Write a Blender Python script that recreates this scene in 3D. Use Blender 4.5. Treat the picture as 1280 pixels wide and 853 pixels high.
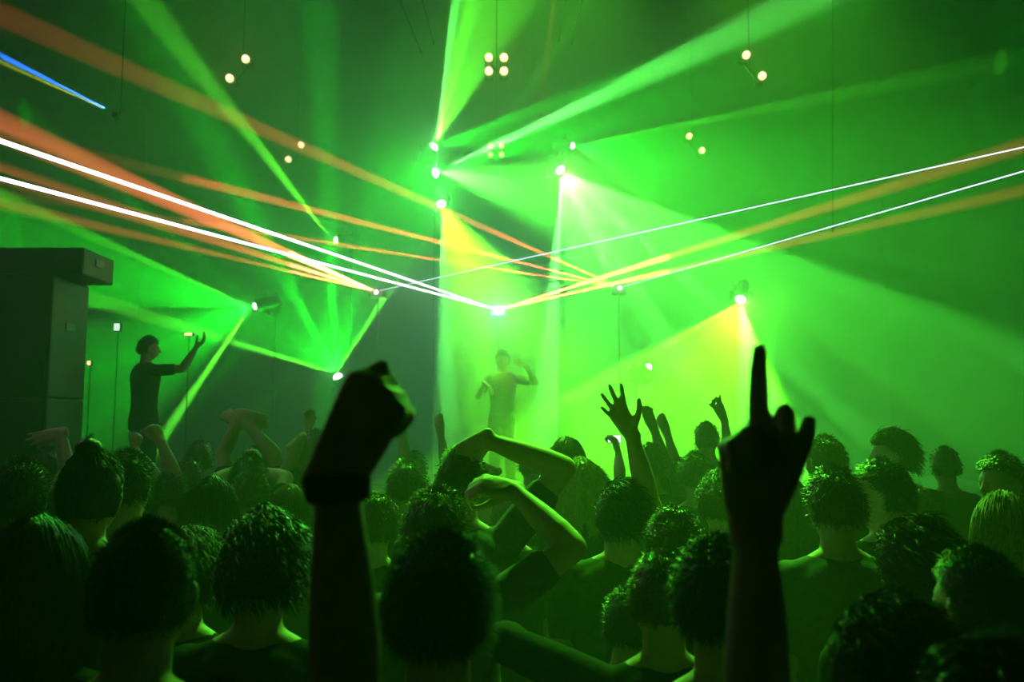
import bpy, bmesh, math, random
from mathutils import Vector, Matrix, Quaternion
import numpy as np
PI = math.pi
S = bpy.context.scene
COL = S.collection
for o in list(bpy.data.objects): bpy.data.objects.remove(o)

# ------------------------------------------------------------------ camera
F_PX = 1100.0
CAM = Vector((0, 0, 1.88)); PITCH = math.radians(5.9)
cd = bpy.data.cameras.new('camera'); cam = bpy.data.objects.new('camera', cd); COL.objects.link(cam)
cam.location = CAM; cam.rotation_euler = (PI/2 + PITCH, 0, 0)
cd.sensor_width = 36; cd.lens = F_PX*36/1280; cd.clip_start = 0.05
cd.dof.use_dof = True; cd.dof.focus_distance = 3.6; cd.dof.aperture_fstop = 3.5
S.camera = cam
def P(px, py, Y):
    """the point at distance Y down the room that the photograph shows at px, py"""
    x = (px-640)/F_PX; y = -(py-426.5)/F_PX
    d = Vector((x, math.cos(PITCH)-y*math.sin(PITCH), math.sin(PITCH)+y*math.cos(PITCH)))
    return CAM + d*(Y/d.y)

# ------------------------------------------------------------------ world, exposure
w = bpy.data.worlds.new('world'); S.world = w; w.use_nodes = True
w.node_tree.nodes['Background'].inputs[0].default_value = (0, 0, 0, 1)
w.node_tree.nodes['Background'].inputs[1].default_value = 0
HAZE_D, HAZE_G, STAGE_HAZE = 0.019, 0.25, 0.11      # stage haze filling the whole room
vs = w.node_tree.nodes.new('ShaderNodeVolumeScatter'); vs.inputs['Color'].default_value = (1, 1, 1, 1)
vs.inputs['Density'].default_value = HAZE_D; vs.inputs['Anisotropy'].default_value = HAZE_G
w.node_tree.links.new(vs.outputs['Volume'], w.node_tree.nodes['World Output'].inputs['Volume'])
S.view_settings.view_transform = 'Standard'; S.view_settings.look = 'None'
S.view_settings.gamma = 1; S.view_settings.use_curve_mapping = False
S.view_settings.exposure = -0.08
cy = S.cycles
cy.use_denoising = True; cy.max_bounces = 4; cy.diffuse_bounces = 2; cy.glossy_bounces = 2
cy.transmission_bounces = 2; cy.volume_bounces = 0; cy.transparent_max_bounces = 8
cy.use_light_tree = True
try: cy.denoiser = 'OPENIMAGEDENOISE'
except Exception: pass

# ------------------------------------------------------------------ materials
def mat(name, col, rough=.8, spec=.3, noise=0, nscale=20, emit=None, es=1.0, sheen=0, bump=0):
    m = bpy.data.materials.new(name); m.use_nodes = True; nt = m.node_tree; b = nt.nodes['Principled BSDF']
    b.inputs['Base Color'].default_value = (*col, 1); b.inputs['Roughness'].default_value = rough
    b.inputs['Specular IOR Level'].default_value = spec
    if sheen: b.inputs['Sheen Weight'].default_value = sheen
    if noise or bump:
        tc = nt.nodes.new('ShaderNodeTexCoord'); n = nt.nodes.new('ShaderNodeTexNoise'); n.inputs['Scale'].default_value = nscale
        nt.links.new(tc.outputs['Object'], n.inputs['Vector'])
        if noise:
            r = nt.nodes.new('ShaderNodeValToRGB')
            r.color_ramp.elements[0].color = (*[c*(1-noise) for c in col], 1); r.color_ramp.elements[0].position = .3
            r.color_ramp.elements[1].color = (*[min(1, c*(1+noise)) for c in col], 1); r.color_ramp.elements[1].position = .7
            nt.links.new(n.outputs['Fac'], r.inputs['Fac']); nt.links.new(r.outputs['Color'], b.inputs['Base Color'])
        if bump:
            bp = nt.nodes.new('ShaderNodeBump'); bp.inputs['Strength'].default_value = bump; bp.inputs['Distance'].default_value = .01
            nt.links.new(n.outputs['Fac'], bp.inputs['Height']); nt.links.new(bp.outputs['Normal'], b.inputs['Normal'])
    if emit:
        b.inputs['Emission Color'].default_value = (*emit, 1); b.inputs['Emission Strength'].default_value = es
        m.cycles.emission_sampling = 'NONE'
    return m
M_WALL = mat('black painted wall', (.02, .02, .022), .9, noise=.3, nscale=3)
M_FLOOR = mat('dark concrete floor', (.03, .03, .03), .7, noise=.4, nscale=2)

# ------------------------------------------------------------------ mesh helpers
def add_box(bm, c, s, rot=None):
    r = bmesh.ops.create_cube(bm, size=1)
    for v in r['verts']:
        v.co = Vector((v.co.x*s[0], v.co.y*s[1], v.co.z*s[2]))
        if rot: v.co = rot @ v.co
        v.co += Vector(c)
    return r['verts']
def link(name, me, parent=None, m=None):
    o = bpy.data.objects.new(name, me); COL.objects.link(o)
    if m: me.materials.append(m)
    if parent: o.parent = parent
    return o
def obj(name, bm, m, parent=None, smooth=False, bevel=0):
    me = bpy.data.meshes.new(name)
    bmesh.ops.recalc_face_normals(bm, faces=bm.faces)
    bm.to_mesh(me); bm.free()
    if smooth:
        for p in me.polygons: p.use_smooth = True
    o = link(name, me, parent, m)
    if bevel:
        b = o.modifiers.new('b', 'BEVEL'); b.width = bevel; b.segments = 2; b.limit_method = 'ANGLE'
    return o
def thing(name, label, cat, loc=(0, 0, 0), group=None, rotz=0):
    o = bpy.data.objects.new(name, None); COL.objects.link(o); o.location = loc; o.rotation_euler = (0, 0, rotz)
    o.empty_display_size = .1
    o['label'] = label; o['category'] = cat
    if group: o['group'] = group
    return o
def tag(o, label, cat, group=None):
    o['label'] = label; o['category'] = cat
    if group: o['group'] = group
    return o
def struct(name, bm, m, **k):
    o = obj(name, bm, m, **k); o['kind'] = 'structure'; return o

# ------------------------------------------------------------------ room
X0, X1, Y0, Y1, H = -7.5, 7.5, -3.0, 17.5, 12.0
for nm, c, s, m in [('floor', (0, (Y0+Y1)/2, -.1), (X1-X0+.4, Y1-Y0+.4, .2), M_FLOOR),
                    ('ceiling', (0, (Y0+Y1)/2, H+.1), (X1-X0+.4, Y1-Y0+.4, .2), M_WALL),
                    ('wall_left', (X0-.1, (Y0+Y1)/2, H/2), (.2, Y1-Y0, H), M_WALL),
                    ('wall_right', (X1+.1, (Y0+Y1)/2, H/2), (.2, Y1-Y0, H), M_WALL),
                    ('wall_back', (0, Y1+.1, H/2), (X1-X0+.4, .2, H), M_WALL),
                    ('wall_front', (0, Y0-.1, H/2), (X1-X0+.4, .2, H), M_WALL)]:
    bm = bmesh.new(); add_box(bm, c, s); struct(nm, bm, m)
# the smoke machines thicken the haze over the stage
hz = bpy.data.materials.new('stage haze'); hz.use_nodes = True; nt = hz.node_tree; nt.nodes.remove(nt.nodes['Principled BSDF'])
v2 = nt.nodes.new('ShaderNodeVolumeScatter'); v2.inputs['Color'].default_value = (1, 1, 1, 1); v2.inputs['Density'].default_value = STAGE_HAZE; v2.inputs['Anisotropy'].default_value = HAZE_G
nt.links.new(v2.outputs['Volume'], nt.nodes['Material Output'].inputs['Volume'])
bm = bmesh.new(); add_box(bm, (0, 13.08, 6.45), (15.24, 8.96, 11.7)); hzo = obj('haze', bm, hz); hzo['kind'] = 'stuff'; hzo['category'] = 'haze'; hzo['label'] = 'thick green haze filling the stage'
# ------------------------------------------------------------------ light
GREEN = (.006, 1.0, .018); YEL = (.12, 1.0, .03); TEAL = (.0, .8, .25); WHITEG = (.13, 1.0, .12); MINT = (.09, 1.0, .06); LIME = (.14, 1.0, .004); ORANGE = (1.0, .15, .07)
def spot(name, loc, direction, angle, power, col, blend=.3, radius=.02, gobo=None, seed=0):
    l = bpy.data.lights.new(name, 'SPOT'); l.energy = power; l.color = col; l.spot_size = math.radians(angle)
    l.spot_blend = blend; l.shadow_soft_size = radius
    o = bpy.data.objects.new(name, l); COL.objects.link(o); o.location = loc
    o.rotation_euler = Vector(direction).to_track_quat('-Z', 'Y').to_euler()
    if gobo:
        l.use_nodes = True; nt = l.node_tree; em = nt.nodes['Emission']
        tc = nt.nodes.new('ShaderNodeTexCoord')
        sep = nt.nodes.new('ShaderNodeSeparateXYZ'); nt.links.new(tc.outputs['Normal'], sep.inputs[0])
        def mth(op, a, b=None, clamp=False):
            n = nt.nodes.new('ShaderNodeMath'); n.operation = op; n.use_clamp = clamp
            for i, v in enumerate((a, b)):
                if v is None: continue
                if hasattr(v, 'name') or not isinstance(v, (int, float)): nt.links.new(v, n.inputs[i])
                else: n.inputs[i].default_value = v
            return n.outputs[0]
        # polar angle as a share of the half angle, azimuth streaks of a beam-splitting gobo wheel
        zz = mth('ABSOLUTE', sep.outputs[2])
        th = mth('DIVIDE', mth('ARCCOSINE', mth('MINIMUM', zz, .99999)), math.radians(angle/2))
        az = mth('ARCTAN2', sep.outputs[0], sep.outputs[1])
        st = mth('SINE', mth('ADD', mth('MULTIPLY', az, gobo.get('n', 9)), seed))
        st = mth('POWER', mth('MAXIMUM', st, 0.0), gobo.get('sharp', 4))
        ring = mth('POWER', mth('MINIMUM', th, 1.0), gobo.get('rp', 14))
        tot = mth('ADD', gobo.get('fill', .2), mth('ADD', mth('MULTIPLY', st, gobo.get('st', .5)), mth('MULTIPLY', ring, gobo.get('ring', 1.0))))
        nt.links.new(tot, em.inputs['Strength'])
    return o
def aim(px, py, ang, Y=13.0, dy=0.0):
    """direction on screen-angle ang (degrees, up positive), leaning dy towards the house"""
    a = math.radians(ang); p = P(px, py, Y); q = P(px+60*math.cos(a), py-60*math.sin(a), Y)
    d = (q-p).normalized(); d.y -= dy; return d.normalized()
SRC = {'A': (545, 180, 13.4), 'A2': (548, 215, 13.3), 'A3': (552, 258, 13.2), 'B': (720, 182, 13.4), 'C': (703, 215, 13.3),
       'D': (415, 300, 13.3), 'E': (313, 384, 12.5), 'F': (420, 467, 13.3), 'G': (925, 378, 12.5), 'H': (815, 455, 13.0)}
MEAN = {'A': 40, 'A2': 5, 'A3': 280, 'B': -14, 'C': -56, 'D': 190, 'E': 200, 'F': 110, 'G': 250, 'H': 45}
K = 0.52
BEAMS = [ # source, centre angle, cone, watts, colour, lean, blend, gobo
 ('A', 81.5, 5, 330000, WHITEG, .1, .9, None), ('A', 66, 34, 26000, YEL, .15, .6, dict(fill=.5, st=.6, ring=.3)), ('A', 75, 12, 60000, YEL, .1, .9, None),
 ('A', 16, 8, 40000, GREEN, .15, .9, None), ('A', 2, 30, 5000, GREEN, .15, .9, None),
 ('A2', 22.5, 6.5, 300000, WHITEG, .15, .8, None), ('A2', 15, 20, 20000, GREEN, .15, .9, None), ('A2', -14, 44, 34000, MINT, .15, .8, dict(fill=.4, st=.9, ring=.2, n=13)),
 ('A3', 229, 3.5, 24000, GREEN, .05, .6, None), ('A3', 272, 8, 90000, WHITEG, .1, 1, None), ('A3', 296, 56, 46800, LIME, .15, 1, dict(fill=.5, st=.7, ring=0)), ('A3', 318, 5, 36000, YEL, .1, 1, None),
 ('C', -55.6, 68, 27000, MINT, .06, .04, dict(fill=.35, ring=1.0, st=.9, n=7, sharp=8)), ('C', 266, 9, 163200, WHITEG, .06, .9, None), ('C', -23, 5, 40000, WHITEG, .06, .9, None), ('C', -42, 4, 136000, WHITEG, .06, .9, None), ('C', -66, 5, 136000, WHITEG, .06, .9, None),
 ('B', -14, 50, 11088, GREEN, .06, .06, dict(fill=.35, ring=.9)), ('B', 10, 4, 55440, YEL, .06, .8, None), ('B', -38, 4, 73920, YEL, .06, .8, None),
 ('D', 128, 7, 108000, YEL, .06, .9, None), ('D', 231, 4, 25200, GREEN, .05, .6, None), ('D', 268, 12, 10800, GREEN, .05, .8, None),
 ('E', 167.5, 27, 21970, GREEN, .03, .10, dict(fill=.5, ring=.9)), ('E', 156, 4, 76050, YEL, .03, .8, None), ('E', 180, 3, 60840, GREEN, .03, .8, None), ('E', 207, 55, 11830, GREEN, .03, .6, dict(fill=.4, ring=.1, n=7)), ('E', 236.5, 5, 135200, YEL, .03, .7, None),
 ('F', 110, 109, 4800, GREEN, .03, .04, dict(fill=.25, ring=.6, n=9, sharp=10, st=.6)), ('F', 163, 5, 122850, YEL, .03, .7, None), ('F', 57, 5, 122850, YEL, .03, .7, None), ('F', 92, 8, 48600, GREEN, .03, .7, None), ('F', 118, 9, 35100, GREEN, .03, .7, None), ('F', 140, 4, 45630, GREEN, .03, .7, None), ('F', 76, 14, 6750, GREEN, .03, .7, None),
 ('G', 250, 87, 15870, LIME, .04, .05, dict(fill=.4, ring=.8)), ('G', 279, 28, 16928, WHITEG, .04, .7, None), ('G', 210, 6, 74060, YEL, .04, .8, None), ('G', 291, 4, 84640, WHITEG, .04, .8, None), ('G', 222, 4, 38088, WHITEG, .04, .8, None),
 ('H', 62, 4, 12000, GREEN, .1, .6, None), ('H', 30, 60, 900, GREEN, .1, .6, None),
]
for i, (s, ang, cone, pw, colr, dy, bl, gb) in enumerate(BEAMS):
    x, y, Y = SRC[s]
    spot('beam', P(x, y, Y), aim(x, y, ang, Y, dy), cone, pw*K, colr, bl, .02, gb, i*1.7)
# point light added before each lamp for its halo in the haze
def glow(name, loc, power, col, radius=.03):
    l = bpy.data.lights.new(name, 'POINT'); l.energy = power; l.color = col; l.shadow_soft_size = radius
    o = bpy.data.objects.new(name, l); COL.objects.link(o); o.location = loc; return o
for k, pw in dict(A=80, A2=150, A3=130, B=6, C=130, D=8, E=14, F=30, G=30, H=3).items():
    x, y, Y = SRC[k]; glow('halo_light', P(x, y, Y)-Vector((0, .16, 0)), pw*K*.5, (.20, 1.0, .24))
# teal and green wash lamps added unseen above the stage to fill the haze
spot('fill_wash', P(330, -120, 12.5), (.15, -.1, -1), 75, 120*K, TEAL, 1)
spot('fill_wash', P(820, -120, 12.5), (-.1, -.2, -1), 75, 150*K, GREEN, 1)
# lasers: three projectors at the back of the stage throwing thin white lines and orange bars over the crowd
LAS = {'L1': (470, 365, 13.0), 'L2': (622, 388, 13.0), 'L3': (775, 360, 13.0)}
WHITE = (.75, .9, 1.0)
def laser(a, tx, ty, TY, ang, power, col, radius=.006, blend=.2):
    """a laser beam in the haze: a spot lamp whose output is closed down to ang degrees"""
    o = P(*LAS[a]) if isinstance(a, str) else P(*a); o = o-Vector((0, .02, 0)); t = P(tx, ty, TY)
    s = spot('laser_light', o, (t-o).normalized(), max(ang, 1.0), power, col, blend, radius)
    if ang < 1:
        l = s.data; l.use_nodes = True; nt = l.node_tree; L = nt.links.new; em = nt.nodes['Emission']
        tc = nt.nodes.new('ShaderNodeTexCoord'); m1 = nt.nodes.new('ShaderNodeVectorMath'); m1.operation = 'MULTIPLY'; m1.inputs[1].default_value = (1, 1, 0)
        m2 = nt.nodes.new('ShaderNodeVectorMath'); m2.operation = 'LENGTH'; L(tc.outputs['Normal'], m1.inputs[0]); L(m1.outputs[0], m2.inputs[0])
        mr = nt.nodes.new('ShaderNodeMapRange'); r = math.radians(ang/2)
        mr.inputs['From Min'].default_value = r; mr.inputs['From Max'].default_value = r*(1-blend); L(m2.outputs['Value'], mr.inputs['Value'])
        mr.inputs['To Min'].default_value = 0; mr.inputs['To Max'].default_value = 1; L(mr.outputs[0], em.inputs['Strength'])
    return s
LW = 1.0
OW = 13.0
for a, tx, ty, TY, ang, pw in [('L1', 0, 158, 4, 1.15, 9e4), ('L1', 0, 216, 4, .8, 8e4), ('L1', 0, 254, 4, .5, 8e4),
        ('L3', 300, 150, 10.5, 2.3, 1.0e4), ('L3', 300, 240, 9, 1.1, 3.5e4), ('L3', 300, 287, 9, .75, 6e4),
        ('L2', 1280, 182, 5, .9, 1e5), ('L2', 1280, 238, 5, .7, 1e5)]:
    laser(a, tx, ty, TY, ang, pw*OW, ORANGE, .004, .6)
laser((138, 139, 9.0), 0, 69, 5.0, .6, 9e5, (.02, .15, 1.0), .003, .5); laser((138, 140, 9.0), 0, 77, 5.0, .45, 2.4e5, (.7, .8, .02), .003, .5)  # added blue and yellow lamps side by side, imitating one fringed pale beam
glow('halo_light', P(622, 388, 12.9), 60, (.25, 1.0, .7))  # point light added for the pale glow round the centre laser
for k in ('L1', 'L3'): glow('halo_light', P(*LAS[k])-Vector((0, .1, 0)), 3, (1, .8, .7))
# beams swung out over the audience
for nm, pos, tgt, an, pw in [('A2', (548, 215, 13.2), (-1.0, 3.0, 1.6), 30, 3000), ('C', (703, 215, 13.2), (.6, 2.6, 1.6), 26, 3000), ('G', (925, 378, 12.4), (1.4, 3.5, 1.6), 20, 3500), ('E', (313, 384, 12.4), (-2.0, 4.0, 1.6), 22, 500)]:
    p = P(*pos)-Vector((0, .12, 0)); spot('crowd_rim_light', p, (Vector(tgt)-p).normalized(), an, pw*K, GREEN if nm in 'A2E' else YEL, .8, .03)
# three unseen lamps added overhead to rim-light the crowd from behind
for x0, x1, pw in ((-2.4, -1.3, 1000), (.4, .1, 6000), (2.4, 1.2, 4600)):
    p = Vector((x0, 8.0, 7.8)); spot('crowd_rim_light', p, (Vector((x1, 3.5, 1.7))-p).normalized(), 24, pw, YEL, .8, .04)

# ------------------------------------------------------------------ people
rng = np.random.default_rng(7); random.seed(7)
def hue(v): return Vector(v)
def nrm(v):
    v = np.asarray(v, float); return v/(np.linalg.norm(v, axis=-1, keepdims=True)+1e-12)
class Soup:
    """collects closed overlapping shells that are later fused into one continuous surface"""
    def __init__(s): s.v = []; s.f = []; s.n = 0
    def add(s, V, Fc):
        V = np.asarray(V, float); s.v.append(V); s.f += [[i+s.n for i in f] for f in Fc]; s.n += len(V)
    def rings(s, R):
        """R: list of (k,3) rings, closed with end caps"""
        k = len(R[0]); V = np.concatenate(R); Fc = []
        for a in range(len(R)-1):
            for i in range(k):
                j = (i+1) % k; Fc.append([a*k+i, a*k+j, (a+1)*k+j, (a+1)*k+i])
        Fc.append(list(range(k))[::-1]); Fc.append([(len(R)-1)*k+i for i in range(k)])
        s.add(V, Fc)
    def cap(s, p, q, r0, r1, k=12, flat=1.0, up=None):
        p = np.asarray(p, float); q = np.asarray(q, float); ax = q-p; L = np.linalg.norm(ax)
        ax = ax/L if L > 1e-9 else np.array([0, 0, 1.])
        ref = np.asarray(up, float) if up is not None else (np.array([1., 0, 0]) if abs(ax[0]) < .8 else np.array([0, 1., 0]))
        u = nrm(np.cross(ax, ref)); v = np.cross(ax, u); a = np.arange(k)*2*PI/k
        circ = np.cos(a)[:, None]*u*flat + np.sin(a)[:, None]*v
        R = []
        for t in (-80, -50, -20): R.append(p+ax*r0*math.sin(math.radians(t))+circ*r0*math.cos(math.radians(t)))
        R.append(p+circ*r0); R.append(q+circ*r1)
        for t in (20, 50, 80): R.append(q+ax*r1*math.sin(math.radians(t))+circ*r1*math.cos(math.radians(t)))
        s.rings(R)
    def tube(s, pts, rad, k=12):
        for i in range(len(pts)-1): s.cap(pts[i], pts[i+1], rad[i], rad[i+1], k)
    def ell(s, c, r, k=16, M=None):
        R = []
        for t in np.linspace(-85, 85, 11):
            a = np.arange(k)*2*PI/k; z = math.sin(math.radians(t)); cc = math.cos(math.radians(t))
            V = np.stack([np.cos(a)*cc*r[0], np.sin(a)*cc*r[1], np.full(k, z*r[2])], 1)
            if M is not None: V = V @ np.asarray(M).T
            R.append(V+np.asarray(c))
        s.rings(R)
    def fuse(s, name, voxel, m, smooth=4, parent=None, rough=0.0, rscale=30):
        me = bpy.data.meshes.new('t'); me.from_pydata(np.concatenate(s.v).tolist(), [], s.f)
        o = bpy.data.objects.new('t', me); COL.objects.link(o)
        r = o.modifiers.new('r', 'REMESH'); r.mode = 'VOXEL'; r.voxel_size = voxel; r.use_smooth_shade = True
        if smooth:
            q = o.modifiers.new('s', 'SMOOTH'); q.factor = .5; q.iterations = smooth
        dg = bpy.context.evaluated_depsgraph_get(); dg.update()
        out = bpy.data.meshes.new_from_object(o.evaluated_get(dg), depsgraph=dg); out.name = name
        bpy.data.objects.remove(o); bpy.data.meshes.remove(me)
        for p in out.polygons: p.use_smooth = True
        out.materials.clear()
        return link(name, out, parent, m)

def super_ring(cx, cy, z, a, b, k=28, e=2.5):
    t = np.arange(k)*2*PI/k; c = np.cos(t); s_ = np.sin(t)
    return np.stack([cx+a*np.sign(c)*np.abs(c)**(2/e), cy+b*np.sign(s_)*np.abs(s_)**(2/e), np.full(k, z)], 1)

HD = np.array([.077, .097, .118])
def head_points(n_u=40, n_v=28):
    """the skull and face as a deformed sphere, face towards +y, centre of the head at the origin"""
    R = []
    for t in np.linspace(-86, 86, n_v):
        a = np.arange(n_u)*2*PI/n_u; t_ = math.radians(t)
        x = np.cos(a)*math.cos(t_); y = np.sin(a)*math.cos(t_); z = np.full(n_u, math.sin(t_))
        X = x*(1-.30*np.clip(-z, 0, 1)**1.3); Y = y.copy()
        Y = np.where(y < 0, y*(1-.40*np.clip(-z-.1, 0, 1)), y*(1-.06*np.clip(z, 0, 1)))
        Y += .10*np.exp(-((z+.85)**2)/.03)*np.clip(y, 0, 1)                    # chin
        Y += .05*np.exp(-((z-.28)**2)/.01)*(y > .5)                              # brow
        for sx in (-1, 1): Y -= .09*np.exp(-((x-sx*.40)**2)/.02-((z-.10)**2)/.012)*(y > 0)   # eye sockets
        Y -= .03*np.exp(-((z+.38)**2)/.002)*(y > .6)                             # mouth line
        R.append(np.stack([X, Y, z], 1)*HD)
    return R
def rotz(a): c, s_ = math.cos(a), math.sin(a); return np.array([[c, -s_, 0], [s_, c, 0], [0, 0, 1.]])
def rotx(a): c, s_ = math.cos(a), math.sin(a); return np.array([[1., 0, 0], [0, c, -s_], [0, s_, c]])
def roty(a): c, s_ = math.cos(a), math.sin(a); return np.array([[c, 0, s_], [0, 1., 0], [-s_, 0, c]])
def add_head(sp, c, M, s):
    def T(V): return (np.asarray(V)*s) @ M.T + c
    sp.rings([T(r) for r in head_points()])
    def cp(p, q, a, b): sp.cap(T(np.array(p)), T(np.array(q)), a*s, b*s, 8)
    cp([0, .094, .022], [0, .114, -.022], .008, .013)      # nose
    for sx in (-1, 1):
        cp([sx*.009, .100, -.024], [sx*.012, .099, -.024], .008, .007)
        cp([sx*.077, -.004, .018], [sx*.080, -.012, -.004], .013, .012)   # ear
        cp([sx*.080, -.012, -.004], [sx*.076, -.004, -.026], .012, .008)
        cp([sx*.030, .080, .012], [sx*.031, .080, .012], .0125, .0125)    # eyeball under its lid
    cp([-.020, .088, -.050], [.020, .088, -.050], .0065, .0065)           # lips
    cp([-.016, .087, -.060], [.016, .087, -.060], .0075, .0075)

def add_hand(sp, wrist, d, n, side, s, curls, spread=.12, thumb=(.5, .6), k=10, fat=1.0):
    """wrist point, pointing direction d, palm normal n (out of the palm), side = thumb side unit vector; curls: index..little, each the bends at its three joints in degrees"""
    d = nrm(d); n = nrm(np.asarray(n)-np.dot(n, d)*d); t = nrm(side-np.dot(side, d)*d-np.dot(side, n)*n)
    offs = [.030, .010, -.011, -.030]; ln = [.096, .100, .094, .086]
    fl = [(.045, .027, .022), (.050, .030, .023), (.046, .028, .022), (.036, .022, .020)]
    rf = [.0098*fat, .0100*fat, .0095*fat, .0085*fat]
    w = np.asarray(wrist, float)
    def M(v): return w+(v[0]*t+v[1]*d+v[2]*n)*s
    sp.cap(M((.012, -.02, 0)), M((.014, .02, 0)), .021*s, .020*s, k); sp.cap(M((-.012, -.02, 0)), M((-.014, .02, 0)), .021*s, .020*s, k)
    for i in range(4):
        b = np.array([offs[i]*.62, .012, 0]); kn = np.array([offs[i], ln[i], -.002*(i % 3)])
        sp.cap(M(b), M(kn), .0175*s, .0128*s, k)
        if i < 3:
            b2 = np.array([(offs[i]+offs[i+1])/2*.7, .02, .003]); k2 = np.array([(offs[i]+offs[i+1])/2, (ln[i]+ln[i+1])/2-.008, 0])
            sp.cap(M(b2), M(k2), .017*s, .0120*s, k)
        p = kn.copy(); sa = spread*(1.5-i); ang = 0.0
        for j in range(3):
            ang += math.radians(curls[i][j])
            dirn = np.array([math.sin(sa)*math.cos(ang), math.cos(sa)*math.cos(ang), math.sin(ang)])
            q = p+dirn*fl[i][j]
            sp.cap(M(p), M(q), rf[i]*(1.12-.08*j)*s, rf[i]*(1.04-.10*j)*s, k); p = q
    # thumb: ball of the thumb, then two bones leaving the side of the palm near its base
    a, b = thumb   # a: how far it stands off the palm, b: how far it lies across in front of the palm
    p0 = np.array([.018, .018, .008]); 
    d1 = nrm(np.array([math.sin(a), math.cos(a), math.sin(b)*.8])); p1 = p0+d1*.050
    d2 = nrm(np.array([math.sin(a*.75)*math.cos(b), math.cos(a*.75), math.sin(b)])); p2 = p1+d2*.034
    d3 = nrm(np.array([math.sin(a*.5)*math.cos(b)-.25*math.sin(b), math.cos(a*.4), math.sin(b)*.8])); p3 = p2+d3*.026
    sp.cap(M(p0), M(p1), .020*s, .0145*s, k); sp.cap(M(p1), M(p2), .0135*s, .0118*s, k); sp.cap(M(p2), M(p3), .0118*s, .0098*s, k)
FIST = [(85, 100, 60)]*4
OPEN = [(5, 8, 5), (0, 5, 5), (5, 8, 5), (10, 12, 8)]
RELAX = [(20, 30, 15), (25, 32, 18), (30, 35, 20), (32, 38, 20)]
HOLD = [(50, 50, 25)]*4

def noise3(V, scale, seed=0):
    from mathutils import noise
    return np.array([noise.noise(Vector(v)*scale+Vector((seed*3.1, seed*1.7, seed))) for v in V])

def strand_mesh(P0, D, L, segs, width, grav, curl, head=None, jitter=.25, taper=.35):
    """P0 (n,3) roots, D (n,3) first directions, L (n) lengths: thin tapering three-sided locks"""
    n = len(P0); p = P0.copy(); d = nrm(D); pts = [p.copy()]; ph = rng.uniform(0, 6.28, (n, 3))
    for j in range(segs):
        d = nrm(d+np.array([0, 0, -grav])+curl*np.sin(ph+j*1.9)+jitter*.2*rng.normal(size=(n, 3)))
        p = p+d*(L/segs)[:, None]
        if head is not None:
            c, r, M = head; q = (p-c) @ M; rr = np.linalg.norm(q/r, axis=1)
            ins = (rr < 1.0); q[ins] = q[ins]/rr[ins][:, None]; p = np.where(ins[:, None], q @ M.T + c, p)
        pts.append(p.copy())
    V = []; 
    for j, pp in enumerate(pts):
        ax = nrm(pts[min(j+1, segs)]-pts[max(j-1, 0)])
        u = nrm(np.cross(ax, [.3, .5, .81])); v = np.cross(ax, u)
        wd = width*(1-(1-taper)*j/segs)
        if j == segs: wd = width*.1
        for a in (0, 2.09, 4.19): V.append(pp+(math.cos(a)*u+math.sin(a)*v)*wd)
    V = np.stack(V, 1)           # n, (segs+1)*3, 3
    m_ = (segs+1)*3; F1 = []
    for j in range(segs):
        for a in range(3):
            b = (a+1) % 3; F1.append([j*3+a, j*3+b, j*3+3+b, j*3+3+a])
    F1 = np.array(F1); Fc = (F1[None]+(np.arange(n)*m_)[:, None, None]).reshape(-1, 4)
    return V.reshape(-1, 3), Fc

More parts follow.
